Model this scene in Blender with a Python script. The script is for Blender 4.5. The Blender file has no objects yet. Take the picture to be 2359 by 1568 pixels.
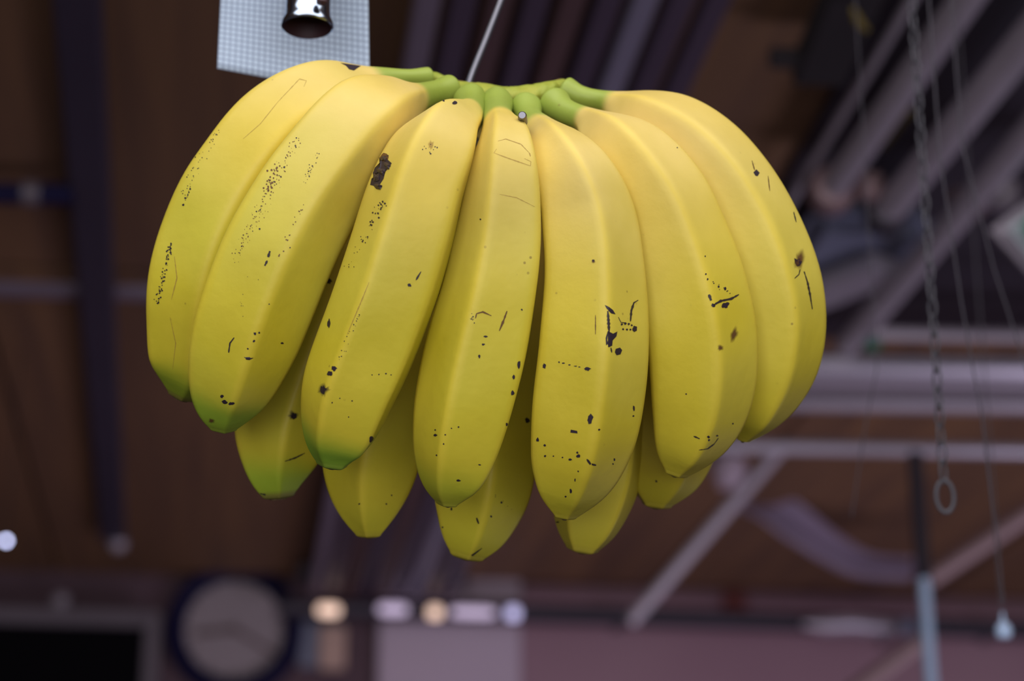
import bpy, bmesh, math, random
from mathutils import Vector, Matrix, noise
from mathutils.bvhtree import BVHTree
random.seed(7)
C = bpy.context.scene.collection

# ------------------------------------------------------------------ camera, world, lights, exposure
CAM = Vector((0, 0, 1.55)); FP = 5000.0
cd = bpy.data.cameras.new('camera'); cam = bpy.data.objects.new('camera', cd); C.objects.link(cam)
cam.location = CAM
cam.rotation_euler = (math.radians(90 + 19.1), 0, math.radians(-7.6))
cd.sensor_width = 36; cd.lens = FP / 2359 * 36; cd.clip_start = .01
cd.dof.use_dof = True; cd.dof.focus_distance = .765; cd.dof.aperture_fstop = 8.4
bpy.context.scene.camera = cam
R = cam.rotation_euler.to_matrix()
vs = bpy.context.scene.view_settings
vs.view_transform = 'Standard'; vs.look = 'None'; vs.gamma = 1; vs.use_curve_mapping = False; vs.exposure = 0.22

w = bpy.data.worlds.new('world'); bpy.context.scene.world = w; w.use_nodes = True
w.node_tree.nodes['Background'].inputs[0].default_value = (.62, .50, .66, 1)
w.node_tree.nodes['Background'].inputs[1].default_value = .13

def area(name, loc, target, sx, sy, power, col):
    l = bpy.data.lights.new(name, 'AREA'); l.shape = 'RECTANGLE'; l.size = sx; l.size_y = sy
    l.energy = power; l.color = col
    o = bpy.data.objects.new(name, l); C.objects.link(o); o.location = loc
    o.rotation_euler = (Vector(target) - Vector(loc)).to_track_quat('-Z', 'Y').to_euler()
    return o
area('overhead_stall_light', (.12, .45, 2.50), (.12, .72, 1.8), 1.5, .9, 10.5, (1.0, .97, .98))
area('front_fill', (-.15, -1.3, 1.75), (.1, .8, 1.8), 2.4, 1.3, 29.0, (.97, .96, 1.0))  # soft fill added from behind the viewer to brighten the lower fruit
area('right_pipe_fill', (2.0, 2.1, .8), (1.75, 3.1, 2.2), 1.0, .8, 12.5, (.84, .78, 1.0))  # cool upward fill added to brighten the right-hand pipes
area('back_wall_fill', (.6, 3.0, 1.3), (.3, 4.4, 2.3), 1.2, .6, 2.6, (.95, .78, .95))  # dim mauve fill added for the background

# ------------------------------------------------------------------ pixel helpers: a pixel and a real depth / plane give the place
def ray(x, y): return R @ Vector(((x - 1179.5) / FP, -(y - 784) / FP, -1))
def P(x, y, d): return CAM + ray(x, y) * d
def onZ(x, y, h): r = ray(x, y); return CAM + r * (h / r.z)
def onY(x, y, Y): r = ray(x, y); return CAM + r * (Y / r.y)
VIEW = R @ Vector((0, 0, 1))      # towards the viewer

# ------------------------------------------------------------------ materials
def mat(name, col, rough=.6, metal=0, vary=.25, scale=8, emit=None, estr=1, stretch=(1, 1, 1), col2=None, bump=0, spec=.5):
    m = bpy.data.materials.new(name); m.use_nodes = True; nt = m.node_tree; b = nt.nodes['Principled BSDF']
    b.inputs['Roughness'].default_value = rough; b.inputs['Metallic'].default_value = metal
    b.inputs['Specular IOR Level'].default_value = spec
    tc = nt.nodes.new('ShaderNodeTexCoord'); mp = nt.nodes.new('ShaderNodeMapping'); mp.inputs['Scale'].default_value = stretch
    nz = nt.nodes.new('ShaderNodeTexNoise'); nz.inputs['Scale'].default_value = scale; nz.inputs['Detail'].default_value = 4
    nt.links.new(tc.outputs['Object'], mp.inputs[0]); nt.links.new(mp.outputs[0], nz.inputs[0])
    mx = nt.nodes.new('ShaderNodeMix'); mx.data_type = 'RGBA'
    c2 = col2 or tuple(c * (1 - vary) for c in col)
    mx.inputs[6].default_value = (*col, 1); mx.inputs[7].default_value = (*c2, 1)
    nt.links.new(nz.outputs[0], mx.inputs[0]); nt.links.new(mx.outputs[2], b.inputs['Base Color'])
    if bump:
        bp = nt.nodes.new('ShaderNodeBump'); bp.inputs['Strength'].default_value = bump; bp.inputs['Distance'].default_value = .01
        nt.links.new(nz.outputs[0], bp.inputs['Height']); nt.links.new(bp.outputs[0], b.inputs['Normal'])
    if emit:
        b.inputs['Emission Color'].default_value = (*emit, 1); b.inputs['Emission Strength'].default_value = estr
    return m

def peel_material():
    m = bpy.data.materials.new('banana_peel'); m.use_nodes = True; nt = m.node_tree; b = nt.nodes['Principled BSDF']
    N = nt.nodes.new; L = nt.links.new
    at = N('ShaderNodeAttribute'); at.attribute_name = 'peel'
    tc = N('ShaderNodeTexCoord')
    n1 = N('ShaderNodeTexNoise'); n1.inputs['Scale'].default_value = 28; n1.inputs['Detail'].default_value = 5
    L(tc.outputs['Object'], n1.inputs[0])
    hs = N('ShaderNodeMix'); hs.data_type = 'RGBA'; hs.blend_type = 'MULTIPLY'; hs.inputs[0].default_value = 1
    cr = N('ShaderNodeValToRGB'); cr.color_ramp.elements[0].position = .3; cr.color_ramp.elements[1].position = .7
    cr.color_ramp.elements[0].color = (.85, .84, .66, 1); cr.color_ramp.elements[1].color = (1, 1, 1, 1)
    L(n1.outputs[0], cr.inputs[0]); L(at.outputs['Color'], hs.inputs[6]); L(cr.outputs[0], hs.inputs[7])
    # tiny brown pores
    vo = N('ShaderNodeTexVoronoi'); vo.inputs['Scale'].default_value = 210; L(tc.outputs['Object'], vo.inputs[0])
    n2 = N('ShaderNodeTexNoise'); n2.inputs['Scale'].default_value = 45; L(tc.outputs['Object'], n2.inputs[0])
    r1 = N('ShaderNodeMapRange'); r1.inputs[1].default_value = .13; r1.inputs[2].default_value = .07; L(vo.outputs[0], r1.inputs[0])
    r2 = N('ShaderNodeMapRange'); r2.inputs[1].default_value = .60; r2.inputs[2].default_value = .70; L(n2.outputs[0], r2.inputs[0])
    mu = N('ShaderNodeMath'); mu.operation = 'MULTIPLY'; L(r1.outputs[0], mu.inputs[0]); L(r2.outputs[0], mu.inputs[1])
    m3 = N('ShaderNodeMath'); m3.operation = 'MULTIPLY'; m3.inputs[1].default_value = .6; L(mu.outputs[0], m3.inputs[0])
    mx = N('ShaderNodeMix'); mx.data_type = 'RGBA'; mx.inputs[7].default_value = (.16, .08, .02, 1)
    L(m3.outputs[0], mx.inputs[0]); L(hs.outputs[2], mx.inputs[6]); L(mx.outputs[2], b.inputs['Base Color'])
    b.inputs['Roughness'].default_value = .5; b.inputs['Specular IOR Level'].default_value = .42
    b.inputs['Subsurface Weight'].default_value = .08; b.inputs['Subsurface Radius'].default_value = (.004, .003, .001)
    n4 = N('ShaderNodeTexNoise'); n4.inputs['Scale'].default_value = 260; n4.inputs['Detail'].default_value = 3
    L(tc.outputs['Object'], n4.inputs[0])
    bp = N('ShaderNodeBump'); bp.inputs['Strength'].default_value = .12; bp.inputs['Distance'].default_value = .001
    L(n4.outputs[0], bp.inputs['Height']); L(bp.outputs[0], b.inputs['Normal'])
    return m

def mark_material(name, col):
    m = bpy.data.materials.new(name); m.use_nodes = True; nt = m.node_tree; b = nt.nodes['Principled BSDF']
    b.inputs['Base Color'].default_value = (*col, 1); b.inputs['Roughness'].default_value = .55
    at = nt.nodes.new('ShaderNodeAttribute'); at.attribute_name = 'peel'
    nt.links.new(at.outputs['Fac'], b.inputs['Alpha'])
    return m

M = {}
M['peel'] = peel_material()
M['black_mark'] = mark_material('black_scar', (.022, .012, .022))
M['brown_mark'] = mark_material('brown_scar', (.13, .055, .015))
M['wood'] = mat('ceiling_plywood', (.28, .14, .058), .7, scale=2.2, stretch=(15, .6, 1), col2=(.07, .034, .030))
M['dark_back'] = mat('ceiling_void', (.02, .013, .017), .9)
M['wall'] = mat('back_wall_plaster', (.15, .085, .11), .9, scale=1.6, col2=(.07, .045, .05))
M['purple_slat'] = mat('dark_purple_slat', (.11, .078, .125), .45, .2, scale=6)
M['slate_slat'] = mat('slate_slat', (.36, .33, .46), .4, .3, scale=6)
M['red_slat'] = mat('red_brown_slat', (.13, .07, .075), .5, scale=6)
M['batten'] = mat('lilac_grey_batten', (.22, .17, .23), .6)
M['trunk'] = mat('navy_trunking', (.05, .038, .066), .5)
M['steel'] = mat('grey_mauve_steel', (.46, .40, .46), .45, .15, scale=10)
M['dark_steel'] = mat('dark_steel', (.055, .045, .062), .5, .4)
M['pale_steel'] = mat('pale_steel', (.55, .50, .58), .38, .5)
M['chrome'] = mat('chrome', (.42, .50, .62), .16, 1, vary=.05)
M['rod'] = mat('hook_steel', (.22, .22, .25), .42, 1, vary=.1)
M['inside'] = mat('chrome_inside', (.05, .02, .025), .5)
M['navy'] = mat('navy_plastic', (.010, .008, .045), .6, spec=.15)
M['clock_face'] = mat('clock_face_paper', (.36, .30, .32), .7, scale=5)
M['hand'] = mat('clock_hand_red_brown', (.12, .06, .06), .5)
M['black'] = mat('black_glass', (.002, .0015, .003), .6, spec=.05)
M['frame'] = mat('screen_frame_mauve', (.13, .10, .125), .5)
M['white_panel'] = mat('white_mauve_panel', (.62, .50, .60), .6, scale=3)
M['peach'] = mat('peach_panel', (.60, .40, .33), .6)
M['red'] = mat('faded_red', (.28, .07, .07), .6)
M['brown_bar'] = mat('red_brown_pipe', (.30, .19, .20), .5, .2)
M['sheet'] = mat('lilac_plastic_sheet', (.60, .50, .66), .5, scale=9, bump=.4)
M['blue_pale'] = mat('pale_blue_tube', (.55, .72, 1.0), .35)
M['green'] = mat('green_sign', (.01, .25, .14), .4)
M['white'] = mat('white_sign', (.75, .85, .88), .4)
M['yellow'] = mat('yellow_tape', (.22, .16, .02), .6)
M['cord'] = mat('grey_cord', (.075, .068, .085), .8)
M['chain'] = mat('chain_steel', (.09, .088, .105), .5, .4)
M['scab'] = mat('scab_black', (.03, .018, .03), .35, scale=900)
M['tan_mark'] = mark_material('tan_scratch', (.42, .27, .05))
M['blue_grey'] = mat('blue_grey_plastic', (.20, .21, .30), .5)
M['pink'] = mat('dusty_pink', (.40, .25, .29), .7, scale=2, col2=(.27, .14, .19))
M['glint_warm'] = mat('warm_painted_glint', (.9, .8, .7), .4, emit=(1.0, .66, .50), estr=.95)  # these glows stand in for highlights reflected in the wall rail
M['glint_cool'] = mat('cool_painted_glint', (.8, .8, .9), .4, emit=(.62, .58, 1.0), estr=.85)
M['glint_lilac'] = mat('lilac_painted_glint', (.8, .8, .9), .4, emit=(.55, .42, .62), estr=.75)
M['crown'] = mat('crown_green', (.46, .42, .04), .6, scale=70, col2=(.20, .31, .03), bump=.35)
M['cut'] = mat('crown_cut_brown', (.30, .16, .06), .8, scale=90)
M['tipcap'] = mat('blossom_scar', (.15, .10, .04), .8, scale=300)

def paper_material():
    m = bpy.data.materials.new('graph_paper'); m.use_nodes = True; nt = m.node_tree; b = nt.nodes['Principled BSDF']
    uv = nt.nodes.new('ShaderNodeUVMap'); br = nt.nodes.new('ShaderNodeTexBrick')
    br.offset = 0; br.squash = 1
    br.inputs['Color1'].default_value = (.60, .72, .86, 1); br.inputs['Color2'].default_value = (.60, .72, .86, 1)
    br.inputs['Mortar'].default_value = (.32, .40, .54, 1); br.inputs['Scale'].default_value = 1
    br.inputs['Mortar Size'].default_value = .13; br.inputs['Brick Width'].default_value = 1; br.inputs['Row Height'].default_value = 1
    nt.links.new(uv.outputs[0], br.inputs[0]); nt.links.new(br.outputs[0], b.inputs['Base Color'])
    b.inputs['Roughness'].default_value = .8
    return m
M['paper'] = paper_material()

# ------------------------------------------------------------------ object helpers
def link(name, me, m=None, parent=None):
    o = bpy.data.objects.new(name, me); C.objects.link(o)
    if m: me.materials.append(M[m])
    if parent: o.parent = parent; o.matrix_parent_inverse = parent.matrix_world.inverted()
    return o
def empty(name, loc):
    o = bpy.data.objects.new(name, None); C.objects.link(o); o.location = loc; o.empty_display_size = .02
    o.matrix_world = Matrix.Translation(loc); return o
def tag(o, label, cat, group=None):
    o['label'] = label; o['category'] = cat
    if group: o['group'] = group
    return o
def struct(o, label=None):
    o['kind'] = 'structure'
    if label: o['label'] = label
    return o
def obj(name, bm, m, parent=None, smooth=True):
    me = bpy.data.meshes.new(name); bmesh.ops.recalc_face_normals(bm, faces=bm.faces[:])
    bm.to_mesh(me); bm.free()
    if smooth:
        for p in me.polygons: p.use_smooth = True
        me.set_sharp_from_angle(angle=math.radians(35))
    return link(name, me, m, parent)
def frame_of(a, b, up=Vector((0, 0, 1))):
    z = (b - a).normalized()
    if abs(z.dot(up)) > .98: up = Vector((0, 1, 0))
    x = up.cross(z).normalized(); y = z.cross(x)
    return Matrix((x, y, z)).transposed()
def tube(bm, pts, rs, n=20, cap=True):
    """round tube through points"""
    if not hasattr(rs, '__len__'): rs = [rs] * len(pts)
    rings = []; prev = None
    for i, p in enumerate(pts):
        t = (pts[min(i + 1, len(pts) - 1)] - pts[max(i - 1, 0)]).normalized()
        if prev is None:
            u = Vector((0, 0, 1)) if abs(t.z) < .9 else Vector((0, 1, 0))
            prev = (u - t * u.dot(t)).normalized()
        prev = (prev - t * prev.dot(t)).normalized(); q = t.cross(prev)
        rings.append([bm.verts.new(p + (prev * math.cos(k / n * 2 * math.pi) + q * math.sin(k / n * 2 * math.pi)) * rs[i]) for k in range(n)])
    for a, b in zip(rings, rings[1:]):
        for k in range(n): bm.faces.new((a[k], a[(k + 1) % n], b[(k + 1) % n], b[k]))
    if cap: bm.faces.new(rings[0][::-1]); bm.faces.new(rings[-1])
    return bm
def bar(bm, a, b, w, h, bevel=.12, up=Vector((0, 0, 1))):
    """rectangular bar from a to b, edges rounded"""
    F = frame_of(a, b, up); L = (b - a).length; e = min(w, h) * bevel
    prof = [(-w/2+e, -h/2), (w/2-e, -h/2), (w/2, -h/2+e), (w/2, h/2-e), (w/2-e, h/2), (-w/2+e, h/2), (-w/2, h/2-e), (-w/2, -h/2+e)]
    r0 = [bm.verts.new(a + F @ Vector((x, y, 0))) for x, y in prof]
    r1 = [bm.verts.new(a + F @ Vector((x, y, L))) for x, y in prof]
    for k in range(8): bm.faces.new((r0[k], r0[(k+1) % 8], r1[(k+1) % 8], r1[k]))
    bm.faces.new(r0[::-1]); bm.faces.new(r1); return bm
def box(bm, lo, hi, bevel=.004):
    r = bmesh.ops.create_cube(bm, size=1)
    for v in r['verts']: v.co = Vector([lo[i] + (v.co[i] + .5) * (hi[i] - lo[i]) for i in range(3)])
    if bevel: bmesh.ops.bevel(bm, geom=list({e for v in r['verts'] for e in v.link_edges}), offset=bevel, segments=2, affect='EDGES')
    return bm
def lathe(bm, prof, mtx, n=48):
    """(radius, z) profile spun about local z"""
    rings = []
    for r, z in prof: rings.append([bm.verts.new(mtx @ Vector((r * math.cos(k/n*2*math.pi), r * math.sin(k/n*2*math.pi), z))) for k in range(n)])
    for a, b in zip(rings, rings[1:]):
        for k in range(n): bm.faces.new((a[k], a[(k+1) % n], b[(k+1) % n], b[k]))
    return rings

def catmull(vals, t):
    n = len(vals) - 1; i = min(int(t), n - 1); f = t - i
    p0, p1, p2, p3 = vals[max(i-1, 0)], vals[i], vals[i+1], vals[min(i+2, n)]
    return .5 * ((2*p1) + (p2-p0)*f + (2*p0-5*p1+4*p2-p3)*f*f + (3*p1-p0-3*p2+p3)*f**3)

# ------------------------------------------------------------------ the setting
HC = 1.0                                   # ceiling above the lens
ZC = CAM.z + HC; YW = 4.42
bm = bmesh.new(); box(bm, (-4.6, -1.2, ZC + .03), (5, YW + .1, ZC + .07), 0)
ceiling = struct(obj('ceiling', bm, 'dark_back', smooth=False), 'dark boarded ceiling over the stall')
sheets = [(-4 + i * .61, -4 + (i + 1) * .61 - .006) for i in range(14)]
for x0, x1 in sheets:
    for y0, y1 in ((-1.2, .78), (.79, 2.66), (2.67, YW)):
        bm = bmesh.new(); box(bm, (x0, y0, ZC), (x1, y1 - .008, ZC + .03), .002); obj('plywood_sheet', bm, 'wood', ceiling)
bm = bmesh.new(); box(bm, (-8, YW, 0), (8, YW + .12, ZC + .1), 0); struct(obj('wall_back', bm, 'wall', smooth=False), 'dusky mauve plaster wall')
bm = bmesh.new(); box(bm, (-8, -2, -.05), (8, YW + .1, 0), 0)
M['floor'] = mat('concrete_floor', (.22, .19, .2), .8, scale=2)
struct(obj('floor', bm, 'floor', smooth=False))

def ceil_strip(name, a, b, w, h, m, drop=0, parent=None):
    pa, pb = onZ(*a, HC - drop), onZ(*b, HC - drop)
    z = ZC - drop - h / 2; pa.z = pb.z = z
    return obj(name, bar(bmesh.new(), pa, pb, w, h), m, parent)
# pale ceiling batten across the left, navy trunking running to the back
struct(ceil_strip('trim_1', (-500, 640), (1200, 690), .030, .012, 'batten'), 'pale ceiling batten')
t = ceil_strip('cable_trunking', (176, -120), (262, 1215), .046, .03, 'trunk')
tag(t, 'dark navy cable trunking running along the brown ceiling at the left', 'trunking')
# blue bar; a pale sleeve stands in for the highlight on it
r = empty('blue_ceiling_pipe', onZ(60, 445, HC - .03)); tag(r, 'short dark blue pipe with a painted pale highlight crossing the ceiling at the left', 'pipe')
pa, pb = onZ(-400, 440, HC - .03), onZ(168, 447, HC - .03)
obj('pipe', tube(bmesh.new(), [pa, pb], .0125), 'navy', r)
q = onZ(72, 445, HC - .03); obj('clip', tube(bmesh.new(), [q - Vector((.010, 0, 0)), q + Vector((.010, 0, 0))], .0145), 'frame', r)

# ------------------------------------------------------------------ slatted ceiling panel behind the fruit
r = empty('slatted_panel', onZ(1000, 1330, HC - .05)); tag(r, 'dark purple slatted panel hung under the ceiling behind the bananas', 'panel')
zz = HC - .05
left = [onZ(968, -150, zz), onZ(712, 1335, zz)]; right = [onZ(1760, -150, zz), onZ(1062, 1335, zz)]
ns = 9; tones = ['batten', 'purple_slat', 'red_slat', 'purple_slat', 'red_slat', 'purple_slat', 'slate_slat', 'purple_slat', 'purple_slat']  # first slat takes a paler tone to paint in its lit left edge
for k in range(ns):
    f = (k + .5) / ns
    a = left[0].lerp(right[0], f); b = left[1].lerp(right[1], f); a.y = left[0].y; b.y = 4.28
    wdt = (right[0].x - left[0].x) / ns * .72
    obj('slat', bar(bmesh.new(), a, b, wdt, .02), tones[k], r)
for yy in (2.1, 3.2, 4.24):
    xa = left[0].lerp(left[1], (yy - left[0].y) / (left[1].y - left[0].y)).x; xb = right[0].lerp(right[1], (yy - right[0].y) / (right[1].y - right[0].y)).x
    obj('cross_batten', bar(bmesh.new(), Vector((xa - .02, yy, ZC - .025)), Vector((xb + .02, yy, ZC - .025)), .035, .028), 'dark_steel', r)

# ------------------------------------------------------------------ steel pipes at the upper right, running to the back
def pipe(name, a, b, dia, m, drop, label, extra=.0, joint=None, jm='brown_bar'):
    pa, pb = onZ(*a, HC - drop), onZ(*b, HC - drop)
    pa = pa + (pa - pb) * .35
    r = empty(name, pb); tag(r, label, 'pipe', 'steel pipes under the ceiling')
    obj('tube', tube(bmesh.new(), [pa, pb], dia / 2, 28), m, r)
    if joint:
        d = (pb - pa).normalized(); s = joint * dia / 2
        prof = [(0, -.3), (.7, -.3), (.95, -.15), (1, .2), (1, .9), (.85, 1.2), (.5, 1.42), (0, 1.5)]
        F = frame_of(pa, pb).to_4x4(); F.translation = pb
        b_ = bmesh.new(); lathe(b_, [(max(x, .001) * s, z * s) for x, z in prof], F, 24); obj('end_cap', b_, jm, r)
    return r
pipe('ceiling_pipe', (2076, 40), (1800, 500), .011, 'steel', .05, 'thin grey pipe, leftmost of the sloping pipes at upper right')
pipe('ceiling_pipe', (2225, 0), (1922, 430), .030, 'steel', .07, 'thick mauve-grey pipe second from the left at upper right, capped with a round end', joint=1.7)
pipe('ceiling_pipe', (2372, 85), (2050, 480), .034, 'steel', .09, 'thick grey pipe between two others at upper right, crossed by the chain', joint=1.4, jm='dark_steel')
pipe('ceiling_pipe', (2372, 305), (1952, 795), .031, 'steel', .10, 'long thick grey pipe lowest and furthest right, ending above the cross rails')
# dark metal sheet above the pipes
bm = bmesh.new()
quad = [onZ(2130, -160, HC - .012), onZ(1735, 560, HC - .012), onZ(1700, 780, HC - .012), onZ(2700, 780, HC - .012), onZ(2900, -160, HC - .012)]
vsq = [bm.verts.new(v) for v in quad]; vst = [bm.verts.new(v + Vector((0, 0, .01))) for v in quad]
bm.faces.new(vsq); bm.faces.new(vst[::-1])
for k in range(5): bm.faces.new((vsq[k], vst[k], vst[(k+1) % 5], vsq[(k+1) % 5]))
tag(obj('dark_metal_sheet', bm, 'dark_steel', smooth=False), 'nearly black metal sheet on the ceiling above the sloping pipes', 'sheet')
# round fittings by the pipe ends
def fitting(name, x, y, drop, rx, m, label, cat, ry=None, depth=.03):
    c = onZ(x, y, HC - drop); F = Matrix.Translation(c)
    b_ = bmesh.new(); prof = [(.001, -.5), (.6, -.45), (.9, -.25), (1, 0), (1, .4), (.6, .5), (.001, .5)]
    lathe(b_, [(a * rx, z * depth) for a, z in prof], F, 32)
    return tag(obj(name, b_, m), label, cat)
fitting('pipe_bracket', 2003, 432, .075, .016, 'brown_bar', 'small rosy round bracket between the two left thick pipe ends', 'bracket')
fitting('pipe_bracket', 2306, 450, .085, .020, 'steel', 'pale round bracket near the right frame edge beside the long pipe', 'bracket')
fitting('pipe_bracket', 2230, 470, .085, .022, 'brown_bar', 'brownish round bracket behind the two cords', 'bracket')
c = onZ(1965, 565, HC - .05)
b_ = bmesh.new(); box(b_, c - Vector((.075, .10, .02)), c + Vector((.075, .10, .02)), .018); tag(obj('junction_box', b_, 'blue_grey'), 'blue-grey rounded box under the ceiling beside the bananas', 'box')
c = onZ(1925, 655, HC - .085)
b_ = bmesh.new(); bar(b_, c + Vector((.045, -.07, 0)), c + Vector((-.05, .10, 0)), .06, .02); tag(obj('pale_bracket_plate', b_, 'pale_steel'), 'short pale mauve plate behind the right edge of the bananas', 'plate')
c = onZ(2010, 785, HC - .11)
b_ = bmesh.new(); lathe(b_, [(.001, -.012), (.009, -.010), (.012, 0), (.010, .01), (.001, .014)], Matrix.Translation(c), 24); tag(obj('green_plug', b_, 'green'), 'small dull green plug above the thick cross rail', 'plug')
b_ = bmesh.new(); bar(b_, onZ(2085, 255, HC - .04), onZ(2020, 335, HC - .04), .016, .006); tag(obj('yellow_strip', b_, 'yellow'), 'dull yellow strip glimpsed between the thick pipes at upper right', 'strip')
# dark bracket with an arm in front of the plywood
r = empty('dark_wall_bracket', onZ(1900, 90, HC - .04)); tag(r, 'nearly black angled bracket with a short arm under the brown ceiling', 'bracket')
obj('plate', bar(bmesh.new(), onZ(1985, -60, HC - .05), onZ(1885, 165, HC - .05), .052, .03), 'dark_back', r)
obj('arm', bar(bmesh.new(), onZ(1775, 132, HC - .05), onZ(1925, 140, HC - .05), .014, .018), 'dark_back', r)
b_ = bmesh.new(); cc = [onZ(x, y, HC - .09) for x, y in ((1966, 22), (1972, 38), (1982, 55), (1998, 70))]
tube(b_, cc, [.002, .0042, .0042, .002], 12); tag(obj('green_hook', b_, mat and 'yellow'), 'small curved olive hook by the dark bracket at the top', 'hook')

# ------------------------------------------------------------------ cross rails at the right
def rail(name, y0, y1, dia, m, drop, label, x0=1590):
    a, b = onZ(x0, y0, HC - drop), onZ(2620, y1, HC - drop)
    return tag(obj(name, tube(bmesh.new(), [a, b], dia / 2, 28), m), label, 'rail', 'horizontal rails behind the bananas')
rail('cross_rail', 768, 778, .016, 'steel', .12, 'thin upper cross rail right of the bananas', 2015)
rail('cross_rail', 1024, 1042, .022, 'pale_steel', .12, 'pale lower cross rail passing right of the banana tips')
r = empty('channel_beam', onZ(2100, 880, HC - .12)); tag(r, 'thick ribbed mauve beam between the upper and lower cross rails', 'beam')
for i, (ya, dd, m_, ww) in enumerate(((846, .036, 'pale_steel', .03), (886, .024, 'steel', .05), (928, .028, 'steel', .022))):
    a, b = onZ(1590, ya - 6, HC - .12), onZ(2620, ya + 6, HC - .12)
    obj(['upper_flange', 'web', 'lower_flange'][i], bar(bmesh.new(), a, b, dd if i != 1 else .05, ww if i != 1 else .012, .3), m_, r)

# chain with ring, hanging from the ceiling nearer to the viewer
DCH = 1.03
r = empty('hanging_chain', P(2177, 1145, DCH)); tag(r, 'thin steel chain with a ring at its lower end, hanging at the right', 'chain')
ringc = P(2177, 1143, DCH)
def torus(bm, c, rx, rz, t, ax, n=24, k=8):
    ring = [c + ax * (rx * math.cos(i/n*2*math.pi)) + Vector((0, 0, 1)) * (rz * math.sin(i/n*2*math.pi)) for i in range(n)]
    vs_ = []
    for i, p in enumerate(ring):
        tg = (ring[(i+1) % n] - ring[i-1]).normalized(); nn = tg.cross(ax.cross(Vector((0, 0, 1)))).normalized(); bb = tg.cross(nn)
        vs_.append([bm.verts.new(p + (nn * math.cos(j/k*2*math.pi) + bb * math.sin(j/k*2*math.pi)) * t) for j in range(k)])
    for i in range(n):
        for j in range(k): bm.faces.new((vs_[i][j], vs_[i][(j+1) % k], vs_[(i+1) % n][(j+1) % k], vs_[(i+1) % n][j]))
axr = (R @ Vector((1, 0, 0))).normalized()
b_ = bmesh.new(); torus(b_, ringc, .0042, .0078, .0011, axr); obj('end_ring', b_, 'chain', r)
lk = {}
z = ringc.z + .0078 + .0044; i = 0
base = None
while z < ZC - .01:
    a_ = Matrix.Rotation((i % 2) * math.pi / 2 + .7, 3, 'Z') @ axr
    if i < 2:
        b_ = bmesh.new(); torus(b_, Vector((0, 0, 0)), .0023, .0055, .0006, a_, 14, 6)
        me = bpy.data.meshes.new('chain_link'); b_.to_mesh(me); b_.free(); me.materials.append(M['chain']); lk[i] = me
    o = bpy.data.objects.new('chain_link', lk[i % 2]); C.objects.link(o); o.parent = r; o.matrix_parent_inverse = r.matrix_world.inverted()
    o.location = (ringc.x, ringc.y, z); z += .0092; i += 1
# cords
def cord(px, rad, label, m='cord'):
    pts = [P(*p) for p in px]
    pts = [Vector((pts[0].x, pts[0].y, ZC))] + pts
    return tag(obj('thin_cord', tube(bmesh.new(), pts, rad, 8), m), label, 'cord', 'cords hanging at the right')
cord([(2165, 360, 1.10), (2215, 700, 1.10), (2262, 960, 1.10), (2312, 1390, 1.10)], .0005, 'thin grey cord hanging just right of the chain')
cord([(2215, 330, 1.14), (2290, 620, 1.14), (2359, 830, 1.14), (2420, 1010, 1.14)], .0005, 'thin grey cord slanting out to the right frame edge')
cord([(2020, 850, 1.2), (1990, 1000, 1.2), (1962, 1190, 1.2)], .00035, 'faint thin cord left of the chain')
b_ = bmesh.new(); c = P(2312, 1452, 1.45); lathe(b_, [(.001, -.006), (.0045, -.005), (.006, 0), (.004, .0045), (.0012, .006), (.001, .012)], Matrix.Translation(c), 20)
tag(obj('glass_bead_pull', b_, 'blue_pale'), 'pale blue bead on a thin pull line at lower right', 'bead')
obead = bpy.data.objects['glass_bead_pull']; obj('pull_line', tube(bmesh.new(), [c + Vector((0, 0, .01)), Vector((c.x, c.y, ZC))], .0006, 8), 'cord', obead)

# green and white sign at the right edge
r = empty('green_sign', P(2370, 560, 2.3)); tag(r, 'green and white sign in a grey frame cut by the right frame edge', 'sign')
def card(bm, pts, th):
    nrm = (pts[1] - pts[0]).cross(pts[2] - pts[0]).normalized() * th
    a = [bm.verts.new(p) for p in pts]; b = [bm.verts.new(p + nrm) for p in pts]; n = len(pts)
    bm.faces.new(a); bm.faces.new(b[::-1])
    for k in range(n): bm.faces.new((a[k], b[k], b[(k+1) % n], a[(k+1) % n]))
    return bm
obj('backing', card(bmesh.new(), [P(x, y, 2.32) for x, y in ((2278, 530), (2400, 665), (2580, 560), (2450, 400))], .012), 'steel', r, False)
obj('white_panel', card(bmesh.new(), [P(x, y, 2.29) for x, y in ((2318, 528), (2400, 625), (2560, 540), (2440, 432))], .012), 'white', r, False)
obj('green_panel', card(bmesh.new(), [P(x, y, 2.26) for x, y in ((2346, 520), (2410, 590), (2540, 520), (2440, 440))], .012), 'green', r, False)

# ------------------------------------------------------------------ lower right: brace, plastic sheet, hanging strut, shelf rail
b_ = tube(bmesh.new(), [P(1452, 1432, 3.5), P(1800, 1030, 3.5)], .0115, 20); tag(obj('diagonal_brace', b_, 'steel'), 'slim grey diagonal brace below the right bananas', 'brace')
def ribbon(name, rows, m, th, label, cat):
    bm = bmesh.new(); g = []
    n = len(rows); K = 10
    for i in range((n - 1) * 6 + 1):
        t_ = i / 6; a = catmull([q[0] for q in rows], t_); b = catmull([q[1] for q in rows], t_)
        g.append([bm.verts.new(a.lerp(b, k / K) + VIEW * (math.sin(k / K * math.pi * 2.3 + i * .12) * .018)) for k in range(K + 1)])
    for a, b in zip(g, g[1:]):
        for k in range(K): bm.faces.new((a[k], a[k+1], b[k+1], b[k]))
    ret = bmesh.ops.solidify(bm, geom=bm.faces[:], thickness=th)
    return tag(obj(name, bm, m), label, cat)
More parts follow.
